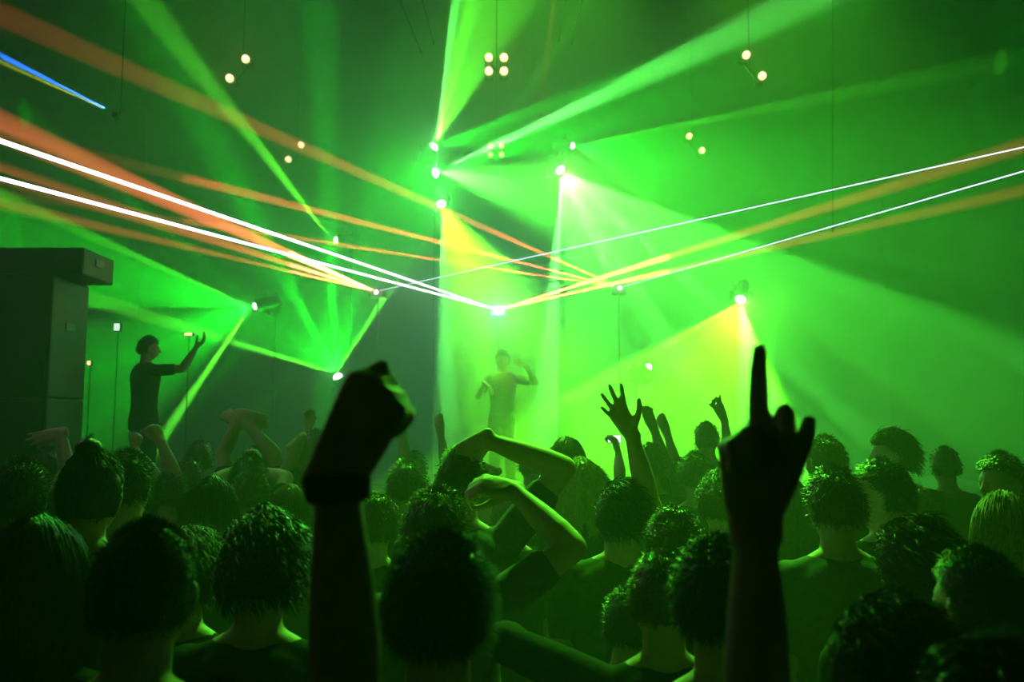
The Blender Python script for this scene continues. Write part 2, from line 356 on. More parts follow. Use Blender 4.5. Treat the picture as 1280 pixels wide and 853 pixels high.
def make_hair(style, c, M, s, near, parent, m, seed):
    """a scalp shell plus locks; style: short, crop, curly, wavy, long, bun, cap"""
    vol = dict(short=.014, crop=.007, curly=.024, wavy=.022, long=.016, bun=.012)[style]
    nu, nv = (64, 44) if near else (36, 24)
    R = []; roots = []; nor = []
    for t in np.linspace(-88, 88, nv):
        a = np.arange(nu)*2*PI/nu; t_ = math.radians(t)
        u = np.stack([np.cos(a)*math.cos(t_), np.sin(a)*math.cos(t_), np.full(nu, math.sin(t_))], 1)
        yl = u[:, 1]
        line = np.where(yl > .45, .52, np.where(yl > -.1, .05+.85*(yl+.1), -.42))      # hairline: brow, temple, nape
        if style in ('long', 'bun'): line = line-.12
        k = np.clip((u[:, 2]-line)/.12, 0, 1)
        nz = noise3(u, 3.0 if style in ('curly', 'wavy') else 5.0, seed)
        off = np.where(k > 0, vol*(.95+.5*nz)*k, 0) - .010*(1-k)
        V = u*HD; V[:, 1] = np.where(yl < 0, V[:, 1]*(1-.40*np.clip(-u[:, 2]-.1, 0, 1)), V[:, 1]); V[:, 0] *= (1-.30*np.clip(-u[:, 2], 0, 1)**1.3)
        V = V+nrm(u/HD)*off[:, None]
        R.append(V); kk = k > .3; roots.append(V[kk]); nor.append(nrm(u/HD)[kk])
    roots = np.concatenate(roots); nor = np.concatenate(nor)
    def T(V): return (V*s) @ M.T + c
    sp = Soup(); sp.rings([T(r) for r in R])
    if style == 'long':
        for j, (z0, z1) in enumerate([(0, -.30)]):
            rr = []
            for q in np.linspace(0, 1, 9):
                z = z0+(z1-z0)*q; rr.append(super_ring(0, -.030-.012*q, z, .084+.020*math.sin(q*2.6), .058-.004*q, 30, 2.2))
            sp.rings([T(r) for r in rr])
    if style == 'bun': sp.ell(T(np.array([0, -.035, .135])), np.array([.036, .036, .030])*s)
    n = {2: 5200, 1: 1700, 0: 420}[near]; wd = {2: .0011, 1: .0018, 0: .0035}[near]*s
    ii = rng.integers(0, len(roots), n); P0 = roots[ii]+rng.normal(size=(n, 3))*.004; N0 = nor[ii]
    hd = (c, (HD+vol*.9)*s, M)
    if style == 'long':
        g_ = np.array([0, -.25, -1.]); D = g_-np.sum(N0*g_, 1)[:, None]*N0 + N0*.05 + np.stack([np.sign(P0[:, 0])*.35, P0[:, 1]*0-.1, P0[:, 1]*0], 1); P0 = P0+N0*.004
        L = np.clip(P0[:, 2]+.30, .15, .45)*rng.uniform(.8, 1.05, n); V, Fc = strand_mesh(T(P0), D @ M.T, L*s, 10, wd*1.3, .75, .03, (c, (HD+vol*1.2)*s, M), .12)
    elif style == 'curly':
        D = N0*.6+rng.normal(size=(n, 3))*.7; L = rng.uniform(.012, .026, n); V, Fc = strand_mesh(T(P0), D @ M.T, L*s, 4, wd*1.2, .05, .8)
    elif style == 'wavy':
        D = N0*.15+np.array([.5, -.55, .1])+rng.normal(size=(n, 3))*.18; P0 = P0+N0*.004; L = rng.uniform(.03, .07, n); V, Fc = strand_mesh(T(P0), D @ M.T, L*s, 6, wd*1.3, .22, .16, (c, (HD+vol*1.05)*s, M))
    elif style == 'bun':
        D = N0*.1+nrm(np.array([0, -.03, .15])-P0)*.8; L = rng.uniform(.03, .06, n); V, Fc = strand_mesh(T(P0), D @ M.T, L*s, 4, wd, .0, .08, hd)
    else:
        k_ = .8 if style == 'crop' else .30
        D = N0*k_+np.array([.1, .1, 0])+np.stack([P0[:, 0]*0, P0[:, 1]*3, -np.abs(P0[:, 1])*5], 1)+rng.normal(size=(n, 3))*.16; P0 = P0+N0*.001; L = rng.uniform(.008, .018, n)*(.6 if style == 'crop' else 1.4); V, Fc = strand_mesh(T(P0), D @ M.T, L*s, 3, wd, .1, .1)
    Fa = [list(map(int, f)) for f in Fc]
    sp.add(V, Fa)
    me = bpy.data.meshes.new('hair'); me.from_pydata(np.concatenate(sp.v).tolist(), [], sp.f)
    for p in me.polygons: p.use_smooth = True
    return link('hair', me, parent, m)

def hair_mat(name, col): return mat(name, col, .34, .6, noise=.3, nscale=60)
HAIRS = [hair_mat('black hair', (.022, .019, .017)), hair_mat('brown hair', (.09, .055, .033)), hair_mat('blond hair', (.42, .33, .17)), hair_mat('light brown hair', (.16, .11, .06))]
SKINS = [mat('fair skin', (.55, .37, .28), .5, .4, noise=.08, nscale=40), mat('tan skin', (.38, .23, .15), .5, .4, noise=.08, nscale=40), mat('dark skin', (.13, .07, .045), .5, .4, noise=.08, nscale=40)]
CLOTH = [mat('black cotton', (.018, .018, .02), .9, .1, noise=.3, nscale=30, bump=.3), mat('grey cotton', (.11, .11, .12), .9, .1, noise=.2, nscale=30, bump=.3),
         mat('navy cotton', (.02, .03, .07), .9, .1, noise=.2, nscale=30, bump=.3), mat('white cotton', (.62, .62, .62), .9, .1, noise=.08, nscale=30, bump=.3),
         mat('olive cotton', (.07, .09, .04), .9, .1, noise=.2, nscale=30, bump=.3)]
M_JEANS = mat('dark denim', (.02, .025, .05), .85, .1, noise=.3, nscale=60); M_SHOE = mat('black leather shoe', (.02, .02, .02), .4, .5)

SHOULDER = np.array([.168, -.005, 1.400])
def make_person(loc, height, rot=0, yaw=0, tilt=0, nod=0, hair='short', hc=0, skin=0, cloth=0, near=1, arms=None, label='', group=None,
                long_sleeve=False, lean=0, head_shift=(0, 0), build=1.0, seed=0, female=False):
    """arms: {'L' or 'R': dict(e=world elbow aim, w=world wrist aim, f=world finger aim, palm=world palm normal, curls=..., thumb=...)}; the left arm is on -x when facing +y"""
    s = height/1.75; loc = np.array([loc[0], loc[1], 0.]); Rm = rotz(rot)
    def toL(p): return Rm.T @ (np.asarray(p, float)-loc)
    def toD(v): return Rm.T @ np.asarray(v, float)
    vox = {2: .0055, 1: .0085, 0: .013}[near]
    if arms and near == 1: vox = .0068
    B = Soup(); bw = build*(.90 if female else 1.0)
    LX = lean                                               # shoulders shifted sideways by this many metres
    def sh(z): return LX*np.clip((z-.9)/.5, 0, 1.2)
    def torso(grow):
        prof = [(.86, .150, .105), (.93, .165, .112), (1.02, .148, .100), (1.12, .145, .098), (1.22, .160, .108), (1.32, .176, .116), (1.38, .176, .110), (1.425, .150, .092), (1.455, .112, .078), (1.475, .080, .062)]
        return [super_ring(sh(z)*1.0, -.01, z+(grow*.3 if z > 1.3 else 0), a*bw+grow, b+grow, 32, 2.4)*s for z, a, b in prof]
    B.rings(torso(0.0))
    hx = LX*1.1+head_shift[0]; hy = .012+head_shift[1]
    HC = np.array([hx, hy, 1.75-.118])*s
    Mh = rotz(math.radians(yaw)) @ roty(math.radians(tilt)) @ rotx(math.radians(-nod))
    B.tube([np.array([sh(1.42), -.02, 1.42])*s, np.array([(sh(1.5)+hx)/2, (-.02+hy)/2-.008, 1.50])*s, HC+np.array([0, -.018, -.05])*s], [.070*s*bw, .056*s*bw, .056*s*bw])
    for sx in (-1, 1):   # trapezius
        B.cap(np.array([sx*.03+sh(1.47), -.022, 1.480])*s, np.array([sx*.135*bw+sh(1.43), -.012, 1.425])*s, .045*s, .039*s)
    add_head(B, HC, Mh, s)
    sleeves = []
    for side, sx in (('L', -1), ('R', 1)):
        a = (arms or {}).get(side); S0 = SHOULDER*np.array([sx*bw, 1, 1]); S0 = (S0+np.array([sh(1.42), 0, 0]))*s
        if a:
            e_ = toL(a['e']); raise_ = max(0, nrm(e_-S0)[2]); S0 = S0+np.array([-sx*.022*raise_, 0, .045*raise_])*s
            k_ = a.get('len', 1.0)
            E = S0+nrm(e_-S0)*.285*s*k_; W = E+nrm(toL(a['w'])-E)*.255*s*k_; hd = nrm(toL(a['f'])-W) if 'f' in a else nrm(W-E)
            pn = toD(a.get('palm', (0, 1, 0))); cu = a.get('curls', FIST); th = a.get('thumb', (.5, .9))
            tdir = np.cross(hd, pn)*(1 if side == 'R' else -1)   # thumb side
            hs = s*a.get('hs', 1.0)
        else:
            ofs = ((seed*37) % 7-3)*.012
            E = S0+nrm(np.array([sx*.12, -.12+ofs, -1]))*.285*s; W = E+nrm(np.array([-sx*.02, .45+ofs*3, -.9]))*.255*s
            hd = nrm(W-E); pn = np.array([-sx, 0, -.2]); cu = RELAX; th = (.35, .4); tdir = np.array([0, 1., .3]); hs = s
        up = nrm(E-S0); fo = nrm(W-E); ab = .94 if female else 1.0
        B.tube([S0-up*.01, S0+(E-S0)*.35, S0+(E-S0)*.75, E], [.055*s*bw*ab, .052*s*bw*ab, .046*s*ab, .041*s*ab])
        B.tube([E, E+(W-E)*.25, E+(W-E)*.55, E+(W-E)*.85, W], [.042*s*ab, .0455*s*ab, .040*s*ab, .030*s*ab, .027*s*ab])
        add_hand(B, W, hd, pn, tdir, hs, cu, a.get('spread', .12) if a else .08, th, fat=a.get('fat', 1.06) if a else 1.0)
        sleeves.append((S0, E, W, up, fo, ab)); 
        if a is not None: a['_pts'] = (S0, E, W)
    for sx in (-1, 1):
        hp = np.array([sx*.088, -.005, .90])*s; kn = np.array([sx*.10, .01, .50])*s; an = np.array([sx*.105, -.02, .09])*s
        B.tube([hp, (hp+kn)/2, kn, kn+(an-kn)*.35, an], [.088*s, .074*s, .056*s, .055*s, .036*s])
        B.tube([an+np.array([0, -.01, -.045])*s, np.array([sx*.11, .10, .035])*s, np.array([sx*.115, .16, .028])*s], [.036*s, .032*s, .024*s])
    me_o = B.fuse('person', vox, SKINS[skin])
    me_o.location = loc; me_o.rotation_euler = (0, 0, rot)
    tag(me_o, label, 'person', group)
    # clothing
    C = Soup(); g = .011
    tr = torso(g); C.rings(tr)
    for sx in (-1, 1): C.cap(np.array([sx*.045+sh(1.46), -.022, 1.458])*s, np.array([sx*.135*bw+sh(1.43), -.012, 1.425])*s, .050*s, .050*s)
    for S0, E, W, up, fo, ab in sleeves:
        q = S0+(E-S0)*.62
        C.tube([S0-up*.012, S0+(E-S0)*.35, E if long_sleeve else q], [.063*s*bw*ab, .062*s*bw*ab, (.052 if long_sleeve else .060)*s*ab])
        if long_sleeve: C.tube([E, E+(W-E)*.3, E+(W-E)*.9], [.054*s*ab, .056*s*ab, .039*s*ab])
    C.fuse('shirt', max(vox, .008)*1.2, CLOTH[cloth], 2, me_o)
    if near < 2 or True:
        T = Soup()
        T.rings([super_ring(0, -.01, z, a, b, 24, 2.4)*s for z, a, b in [(.80, .175, .125), (.90, .182, .126), (.98, .168, .114)]])
        for sx in (-1, 1):
            T.tube([np.array([sx*.088, -.005, .88])*s, np.array([sx*.10, .01, .50])*s, np.array([sx*.105, -.02, .12])*s], [.100*s, .075*s, .062*s])
        T.fuse('trousers', .016, M_JEANS, 2, me_o)
        for sx in (-1, 1):
            Q = Soup(); Q.tube([np.array([sx*.105, -.045, .052])*s, np.array([sx*.11, .09, .045])*s, np.array([sx*.116, .17, .034])*s], [.050*s, .045*s, .033*s])
            z0 = .004
            for V in Q.v: V[:, 2] = np.maximum(V[:, 2], z0)
            Q.fuse('shoe', .012, M_SHOE, 1, me_o)
    if hair: make_hair(hair, HC, Mh, s, near, me_o, HAIRS[hc], seed)
    return me_o, (HC, Mh, s)
def copy_person(src, loc, rot, label, scale=1.0, group=None):
    c = src.copy(); COL.objects.link(c); c.location = (loc[0], loc[1], 0); c.rotation_euler = (0, 0, rot); c.scale = (scale,)*3
    c['label'] = label
    if group: c['group'] = group
    for ch in src.children:
        d = ch.copy(); COL.objects.link(d); d.parent = c
    return c

# ------------------------------------------------------------------ the crowd
def per(px, top, Y, label, rot=0, arms=None, hair='short', near=None, dz=0, phone=None, band=0, **k):
    """a person whose head top the photograph shows at px, top; Y metres down the room; arms in picture points: (elbow, wrist, finger) with depths relative to Y"""
    t = P(px, top, Y); vol = dict(short=.014, crop=.007, curly=.035, wavy=.03, long=.018, bun=.045)[hair]
    h = (t.z-dz)-vol
    if near is None: near = 2 if Y < 1.9 else (1 if Y < 5 else 0)
    A = {}
    for sd, a in (arms or {}).items():
        dz3 = a.get('dy', (0, 0, 0)); q = dict(a)
        q['e'] = P(*a['e'], Y+dz3[0]); q['w'] = P(*a['w'], Y+dz3[1])
        if 'f' in a: q['f'] = P(*a['f'], Y+dz3[2])
        A[sd] = q
    k.setdefault('seed', int(px) % 97)
    if not 1.45 < h < 2.0: print('HEIGHT', px, top, round(h, 2))
    o, hd = make_person((t.x, Y-.01), h, math.radians(rot), hair=hair, near=near, arms=A, label=label, **k)
    if phone: make_phone(P(phone[0], phone[1], Y+phone[2]), *phone[3:])
    if band:
        S0, E, W = A['R']['_pts']; ax = nrm(W-E); Q = Soup(); R_ = []
        u = nrm(np.cross(ax, [0, 1., 0])); v = np.cross(ax, u); t_ = np.arange(28)*2*PI/28
        for d_, r_ in ((-.034, .031), (-.030, .0365), (-.006, .0375), (-.002, .032)): R_.append(W+ax*d_+(np.cos(t_)[:, None]*u+np.sin(t_)[:, None]*v)*r_)
        Q.rings(R_); me = bpy.data.meshes.new('wristband'); me.from_pydata(np.concatenate(Q.v).tolist(), [], Q.f); w_ = link('wristband', me, o, CLOTH[0])
    return o
TO, AW = (0, -1, 0), (0, 1, 0)      # palm towards the camera, palm towards the stage

M_PHB = mat('black phone case', (.012, .012, .014), .5, .4)
def make_phone(p, w_, h_, m, label):
    t = thing('smartphone', label, 'phone', p)
    bm = bmesh.new(); add_box(bm, (0, .006, 0), (w_+.012, .009, h_+.010)); obj('case', bm, M_PHB, t, bevel=.003)
    bm = bmesh.new(); add_box(bm, (0, .0005, 0), (w_, .003, h_)); obj('screen', bm, m, t)
M_PH = bpy.data.materials.new('phone picture'); M_PH.use_nodes = True; nt = M_PH.node_tree; b = nt.nodes['Principled BSDF']
tc = nt.nodes.new('ShaderNodeTexCoord'); vo = nt.nodes.new('ShaderNodeTexVoronoi'); vo.inputs['Scale'].default_value = 45; rp = nt.nodes.new('ShaderNodeValToRGB')
rp.color_ramp.elements[0].color = (.05, .45, .5, 1); rp.color_ramp.elements[1].color = (.6, .9, 1, 1)
nt.links.new(tc.outputs['Object'], vo.inputs['Vector']); nt.links.new(vo.outputs['Color'], rp.inputs['Fac']); nt.links.new(rp.outputs['Color'], b.inputs['Emission Color']); b.inputs['Emission Strength'].default_value = .75
M_PH.cycles.emission_sampling = 'NONE'; b.inputs['Base Color'].default_value = (.02, .02, .02, 1)
M_PH2 = mat('bright phone screen', (1, 1, 1), .3, .5, emit=(.9, 1, .95), es=1.8)
# --- the two raised arms closest to the camera; their owners are shorter, heads under the frame
FRONT = [
 (265, 872, 1.0, 'person holding up the big dark fist with a wristband, arm nearest the camera', dict(near=2, hair='short', skin=0, cloth=0, fixed=1, band=1,
    arms={'R': dict(e=(437, 850), w=(422, 606), f=(468, 500), dy=(0, 0, 0), palm=(.25, 1, 0), curls=[(72, 98, 60), (80, 98, 60), (84, 98, 60), (86, 95, 60)], thumb=(.12, .35), len=1.10, hs=1.16, fat=1.12)})),
 (785, 885, 1.08, 'person pointing one finger up in black silhouette, thumb out, against the bright cone', dict(near=2, hair='short', skin=0, cloth=0, fixed=1,
    arms={'R': dict(e=(948, 880), w=(944, 640), f=(936, 500), dy=(0, 0, 0), palm=TO, curls=[(48, 98, 60), (4, 5, 5), (78, 100, 60), (85, 100, 60)], thumb=(.58, .10), spread=.07, len=1.06, hs=1.14, fat=1.22)})),
]
PEOPLE = [
 # px, top, Y, label, options
 (45, 650, 1.75, 'person with long straight hair over the shoulder, head cut by the photo edge', dict(hair='long', hc=1, female=True)),
 (185, 655, 1.50, 'person with short dark crop and lit ear, in front of the top-knot person', dict(hair='crop', hc=0, yaw=4)),
 (238, 658, 2.4, 'wavy-haired person peeping out behind the ear of the crop-haired person', dict(hair='wavy', hc=1, female=True)),
 (26, 576, 3.2, 'person with a smooth rim-lit head at the photo edge, ear showing', dict(hair='short', hc=1, yaw=10)),
 (118, 549, 3.0, 'person with dark hair tied in a knot on top of the head', dict(hair='bun', hc=0, female=True)),
 (160, 566, 3.45, 'broad person in pale top, green light along one shoulder', dict(hair='short', hc=0, cloth=3, build=1.15)),
 (265, 597, 3.7, 'person with round dark head directly under the lit phone, hair reaching the neck', dict(hair='long', hc=0, female=True)),
 (316, 588, 4.0, 'person with short hair, round head close under the phone screen', dict(hair='short', hc=1)),
 (363, 607, 3.9, 'person with smooth pale-rimmed hair behind the big fist arm', dict(hair='long', hc=3, female=True)),
 (330, 637, 2.25, 'person with broad dark head in front of the rim-lit hair, beside the fist arm', dict(hair='wavy', hc=0)),
 (470, 614, 3.5, 'person with curly side-lit hair between the fist arm and the smooth-haired head', dict(hair='curly', hc=1)),
 (509, 577, 4.1, 'person with short rounded hair behind the short-cropped man, rim-lit on top', dict(hair='short', hc=1)),
 (565, 559, 3.15, 'tall person with spiky cropped hair, arm bent high over the head', dict(hair='crop', hc=0, cloth=1, lean=.03,
    arms={'R': dict(e=(712, 576), w=(612, 552), f=(588, 562), dy=(-.02, -.05, -.05), palm=(-.2, 1, -.3), curls=[(50, 60, 30)]*4, thumb=(.5, .7), len=1.12)})),
 (545, 613, 2.45, 'person with smooth parted hair in front of the cropped man, forearm folded over', dict(hair='short', hc=1, cloth=1, yaw=-8,
    arms={'R': dict(e=(696, 700), w=(640, 612), f=(605, 606), dy=(0, .12, .1), palm=(-.3, .6, -.6), curls=[(50, 60, 30)]*4, thumb=(.5, .7), len=1.05)})),
 (550, 672, 1.50, 'person with fuzzy black hair, the big dark head at the bottom centre', dict(hair='short', hc=0, cloth=0)),
 (640, 606, 3.9, 'person with fair tousled hair caught in light under the bent arm', dict(hair='wavy', hc=2, female=True)),
 (604, 588, 4.6, 'person with head in the gap between the cropped man and his bent arm', dict(hair='short', hc=1)),
 (708, 548, 5.0, 'person with smooth domed hair lit from behind, beyond the elbow', dict(hair='long', hc=3, female=True)),
 (727, 574, 4.1, 'person with long pale hair beside the elbow of the bent arm', dict(hair='long', hc=2, female=True)),
 (776, 600, 3.3, 'person with bulky dark back reaching one open hand high', dict(hair='wavy', hc=0, cloth=4, build=1.25,
    arms={'R': dict(e=(812, 628), w=(790, 546), f=(764, 500), dy=(0, 0, 0), palm=TO, curls=[(4, 8, 5), (0, 6, 5), (6, 10, 6), (24, 16, 10)], thumb=(.95, .1), spread=.24)})),
 (812, 556, 5.2, 'person with rounded head beside the wrist of the open hand', dict(hair='short', hc=1)),
 (883, 529, 7.0, 'person with small faint head just beside the pointing finger', dict(hair='short', hc=1)),
 (869, 567, 4.8, 'person with short textured hair, head second from the pointing wrist', dict(hair='short', hc=1)),
 (899, 587, 3.7, 'person with curly bright-rimmed hair touching the pointing wrist', dict(hair='curly', hc=1)),
 (842, 630, 2.45, 'person with thick curly crown glowing green, in the middle of the crowd', dict(hair='curly', hc=1, cloth=2)),
 (826, 692, 1.95, 'person with narrow shaved head and one long-sleeved arm out sideways', dict(hair='crop', hc=1, cloth=0, long_sleeve=True, yaw=-6,
    arms={'L': dict(e=(668, 822), w=(664, 800), f=(664, 806), dy=(.02, .40, .6), palm=(0, 0, -1), curls=RELAX, thumb=(.3, .4))})),
 (772, 742, 2.35, 'person with head bowed out of sight, bare rounded shoulder glowing', dict(hair='short', hc=0, cloth=0, head_shift=(.05, .10))),
 (896, 676, 1.48, 'person with smooth dark head half hidden by the pointing arm', dict(hair='short', hc=0)),
 (984, 598, 3.9, 'person with long smooth hair right beside the pointing wrist', dict(hair='long', hc=3, female=True)),
 (1030, 547, 4.5, 'person with round head and ear, behind the collared-shirt person', dict(hair='short', hc=1, yaw=25,
    arms={'L': dict(e=(975, 612), w=(990, 560), f=(975, 540), dy=(-.1, .1, .2), palm=(1, 0, 0), curls=HOLD, thumb=(.4, .6))})),
 (1041, 586, 2.95, 'person with thick short hair, bare neck and round T-shirt collar', dict(hair='short', hc=1, cloth=1, yaw=5)),
 (1101, 577, 3.15, 'person turned sideways, one lit cheek and short dark hair', dict(hair='short', hc=0, yaw=58, rot=8, build=1.05)),
 (1114, 536, 4.5, 'person in profile with a bright nose, swept fringe, farther off than the lit-cheek person', dict(hair='wavy', hc=1, yaw=72, rot=8, build=1.12)),
 (1142, 609, 4.4, 'person with small pale rim-lit head behind the big swept hair', dict(hair='short', hc=3)),
 (1140, 643, 1.72, 'person with big swept-back wavy hair streaked with green light', dict(hair='wavy', hc=1, cloth=0, build=1.1)),
 (1222, 688, 1.62, 'person with dark smooth head and one lit ear, below the blond hair', dict(hair='crop', hc=0, yaw=20)),
 (1258, 616, 2.9, 'person with straight blond hair shining yellow green, by the photo edge', dict(hair='long', hc=2, female=True, yaw=20)),
 (1252, 568, 3.9, 'person in dim profile above the blond hair', dict(hair='short', hc=0, yaw=80, rot=30)),
 (1108, 742, 1.38, 'person with shaggy black hair at the bottom of the photo, under the swept hair', dict(hair='wavy', hc=0)),
 (1240, 800, .98, 'person whose lit tousled hair fills the bottom corner', dict(hair='wavy', hc=1)),
 (214, 562, 4.6, 'person punching a small fist up beside the beam of light', dict(hair='short', hc=0, top_=590,
    arms={'R': dict(e=(222, 606), w=(205, 562), f=(196, 540), dy=(0, 0, 0), palm=(-1, .4, 0), curls=FIST, thumb=(.3, 1.1))})),
 (172, 590, 5.2, 'person with a small raised fist and glittering bracelets behind the broad pale top', dict(hair='short', hc=0,
    arms={'R': dict(e=(196, 606), w=(178, 574), f=(170, 556), dy=(0, 0, 0), palm=(-1, .4, 0), curls=FIST, thumb=(.3, 1.1))})),
 (97, 585, 4.6, 'person raising a thin arm banded with glowing bracelets', dict(hair='short', hc=0,
    arms={'L': dict(e=(88, 590), w=(80, 562), f=(72, 543), dy=(0, 0, 0), palm=AW, curls=OPEN, thumb=(.3, .4))})),
 (250, 553, 5.3, 'person with faint round head farther back, above the long neck-length hair', dict(hair='short', hc=1)),
 (236, 575, 4.9, 'person with short hair and round head close by the small fist arm', dict(hair='short', hc=1)),
 (318, 560, 4.9, 'person with bent elbow lifted, thin bright edge along the forearm', dict(hair='short', hc=1,
    arms={'R': dict(e=(344, 572), w=(302, 526), f=(285, 520), dy=(0, 0, 0), palm=AW, curls=RELAX, thumb=(.3, .4)),
          'L': dict(e=(280, 575), w=(296, 530), f=(310, 520), dy=(0, 0, 0), palm=AW, curls=RELAX, thumb=(.3, .4))})),
 (312, 569, 4.45, 'person filming with both hands on a small lit phone', dict(hair='short', hc=0,
    arms={'R': dict(e=(352, 620), w=(327, 592), f=(323, 577), dy=(.1, .3, .3), palm=(-1, 0, 0), curls=HOLD, thumb=(.3, .6)),
          'L': dict(e=(272, 620), w=(293, 592), f=(297, 577), dy=(.1, .3, .3), palm=(1, 0, 0), curls=HOLD, thumb=(.3, .6))}, phone=(310, 582, .30, .082, .040, M_PH, 'small phone with a blue-white screen held up by two hands'))),
 (394, 540, 5.6, 'person with pale hazy head half hidden by the big fist', dict(hair='short', hc=1)),
 (372, 588, 4.7, 'person holding a dark fist straight up close to the big fist arm', dict(hair='short', hc=0,
    arms={'L': dict(e=(352, 606), w=(362, 580), f=(366, 556), dy=(0, 0, 0), palm=(1, .3, 0), curls=FIST, thumb=(.3, 1.1))})),
 (376, 572, 6.6, 'person lifting one orange-lit hand in the haze', dict(hair='short', hc=0,
    arms={'R': dict(e=(392, 560), w=(384, 534), f=(388, 516), dy=(0, 0, 0), palm=TO, curls=RELAX, thumb=(.5, .4))})),
 (570, 575, 6.8, 'person stretching an arm up and across in the hazy far rows', dict(hair='short', hc=0,
    arms={'L': dict(e=(562, 556), w=(549, 530), f=(546, 516), dy=(0, 0, 0), palm=AW, curls=RELAX, thumb=(.3, .4)),
          'R': dict(e=(596, 560), w=(602, 584), f=(602, 600), dy=(.1, .1, .1), palm=AW, curls=RELAX, thumb=(.3, .4))})),
 (518, 566, 6.0, 'person with arm slanting up beyond the rounded short-haired head', dict(hair='short', hc=0,
    arms={'L': dict(e=(512, 556), w=(502, 530), f=(494, 516), dy=(0, 0, 0), palm=AW, curls=RELAX, thumb=(.3, .4))})),
 (850, 575, 5.6, 'person raising an orange-lit arm beyond the open hand', dict(hair='short', hc=1,
    arms={'L': dict(e=(834, 572), w=(816, 532), f=(808, 512), dy=(0, 0, 0), palm=TO, curls=RELAX, thumb=(.3, .4))})),
 (862, 580, 6.1, 'person raising a dark slanting arm next to the orange-lit one', dict(hair='short', hc=1,
    arms={'L': dict(e=(850, 570), w=(832, 536), f=(824, 518), dy=(0, 0, 0), palm=AW, curls=RELAX, thumb=(.3, .4))})),
 (925, 560, 6.6, 'person waving a faint thin hand just behind the pointing finger', dict(hair='short', hc=1,
    arms={'L': dict(e=(914, 556), w=(906, 530), f=(900, 514), dy=(0, 0, 0), palm=AW, curls=OPEN, thumb=(.4, .3), spread=.2)})),
 (380, 700, 1.75, 'person whose dark hand is pressed against the fist arm', dict(hair='short', hc=0, hide_=1)),
 (664, 560, 6.2, 'person with hazy bright-edged head under the forearm of the bent arm', dict(hair='short', hc=3)),
 (745, 585, 5.6, 'person with hazy head by the long pale hair, tucked behind the open-hand arm', dict(hair='short', hc=1, phone=(768, 549, .30, .085, .045, M_PH2, 'phone glaring white just behind the wrist of the open hand'),
    arms={'R': dict(e=(775, 592), w=(773, 566), f=(771, 552), dy=(.1, .3, .3), palm=(-1, 0, 0), curls=HOLD, thumb=(.3, .6))})),
 (948, 585, 5.4, 'person with head seen through the gap between pointing arm and long smooth hair', dict(hair='short', hc=1)),
 (1180, 560, 5.8, 'person with dim head deep in the dark side of the crowd', dict(hair='short', hc=0)),
 (58, 560, 5.6, 'person with dim head near the bracelet arm', dict(hair='short', hc=0)),
 (445, 566, 5.6, 'person with hazy head just beside the big fist', dict(hair='short', hc=1)),
]
# everyone gets standing room: shift people along their own line of sight until no two bodies share the same floor
ALL = [list(q) for q in FRONT+PEOPLE if not q[4].get('hide_')]
FIX = (550, 185, 1240, 1108)
def standing_room():
    for it in range(900):
        worst = 0
        for i in range(len(ALL)):
            for j in range(i+1, len(ALL)):
                a, b = ALL[i], ALL[j]
                xa = (a[0]-640)/F_PX*a[2]; xb = (b[0]-640)/F_PX*b[2]
                ax = .26*(a[4].get('build', 1)+b[4].get('build', 1)); by = .385
                dx = abs(xa-xb)/ax
                if dx >= 1: continue
                need = by*math.sqrt(1-dx*dx); d = b[2]-a[2]
                if abs(d) < need:
                    push = (need-abs(d))*.5*(1 if d >= 0 else -1)
                    wa = 0 if a[4].get('fixed') or a[0] in FIX else 1; wb = 0 if b[4].get('fixed') or b[0] in FIX else 1
                    if wa+wb == 0: continue
                    a[2] -= push*2*wa/(wa+wb)*.6; b[2] += push*2*wb/(wa+wb)*.6; worst = max(worst, abs(push))
                    for q in (a, b): q[2] = min(q[2], 7.8)
        if worst < .004: break
    print('ROOM', it, round(worst, 3))
standing_room()
for px, top, Y, label, k in ALL:
    k.pop('fixed', 0); per(px, k.pop('top_', None) or top, Y, label, **k)

# ------------------------------------------------------------------ stage, side drape, loudspeakers
M_BLACK = mat('black powder-coated metal', (.012, .012, .014), .5, .4)
M_ALU = mat('grey aluminium', (.10, .10, .11), .4, .5)
M_DRAPE = mat('black molton drape', (.008, .008, .010), .95, .05, noise=.3, nscale=8)
M_STAGE = mat('black stage plywood', (.02, .02, .02), .6, .3, noise=.3, nscale=5)
M_MESH = mat('black speaker grille', (.02, .02, .022), .6, .3, noise=.5, nscale=120, bump=.4)
ST_Y, ST_Z = 8.35, 1.1
bm = bmesh.new(); add_box(bm, (0, (ST_Y+Y1)/2, ST_Z/2), (X1-X0-.02, Y1-ST_Y-.02, ST_Z)); struct('floor_stage', bm, M_STAGE)
def cabinet(cx, cyy, z0, w_, d_, h_, label, horns):
    t = thing('loudspeaker', label, 'loudspeaker', (cx, cyy, z0))
    bm = bmesh.new(); add_box(bm, (0, 0, h_/2), (w_, d_, h_-.004)); obj('cabinet', bm, M_BLACK, t, bevel=.015)
    bm = bmesh.new(); add_box(bm, (0, -d_/2-.008, h_/2), (w_-.06, .018, h_-.06)); g = obj('grille', bm, M_MESH, t, bevel=.004)
    for sx in (-1, 1):
        bm = bmesh.new(); add_box(bm, (sx*(w_/2+.004), 0, h_*.6), (.012, .16, .07)); obj('handle', bm, M_ALU, t, bevel=.003)
xe = P(105, 500, 8.33).x; z3 = P(100, 341, 7.6).z; z4 = P(100, 306, 7.6).z; W_ = 1.5; hh = z3/3
for i, lb in enumerate(['bottom bass cabinet of the black stack beside the stage, behind the crowd', 'middle bass cabinet of the black stack beside the stage', 'upper bass cabinet of the black stack, beside the dancing figure']):
    cabinet(xe-W_/2, 8.0, i*hh, W_, .66, hh, lb, 1)
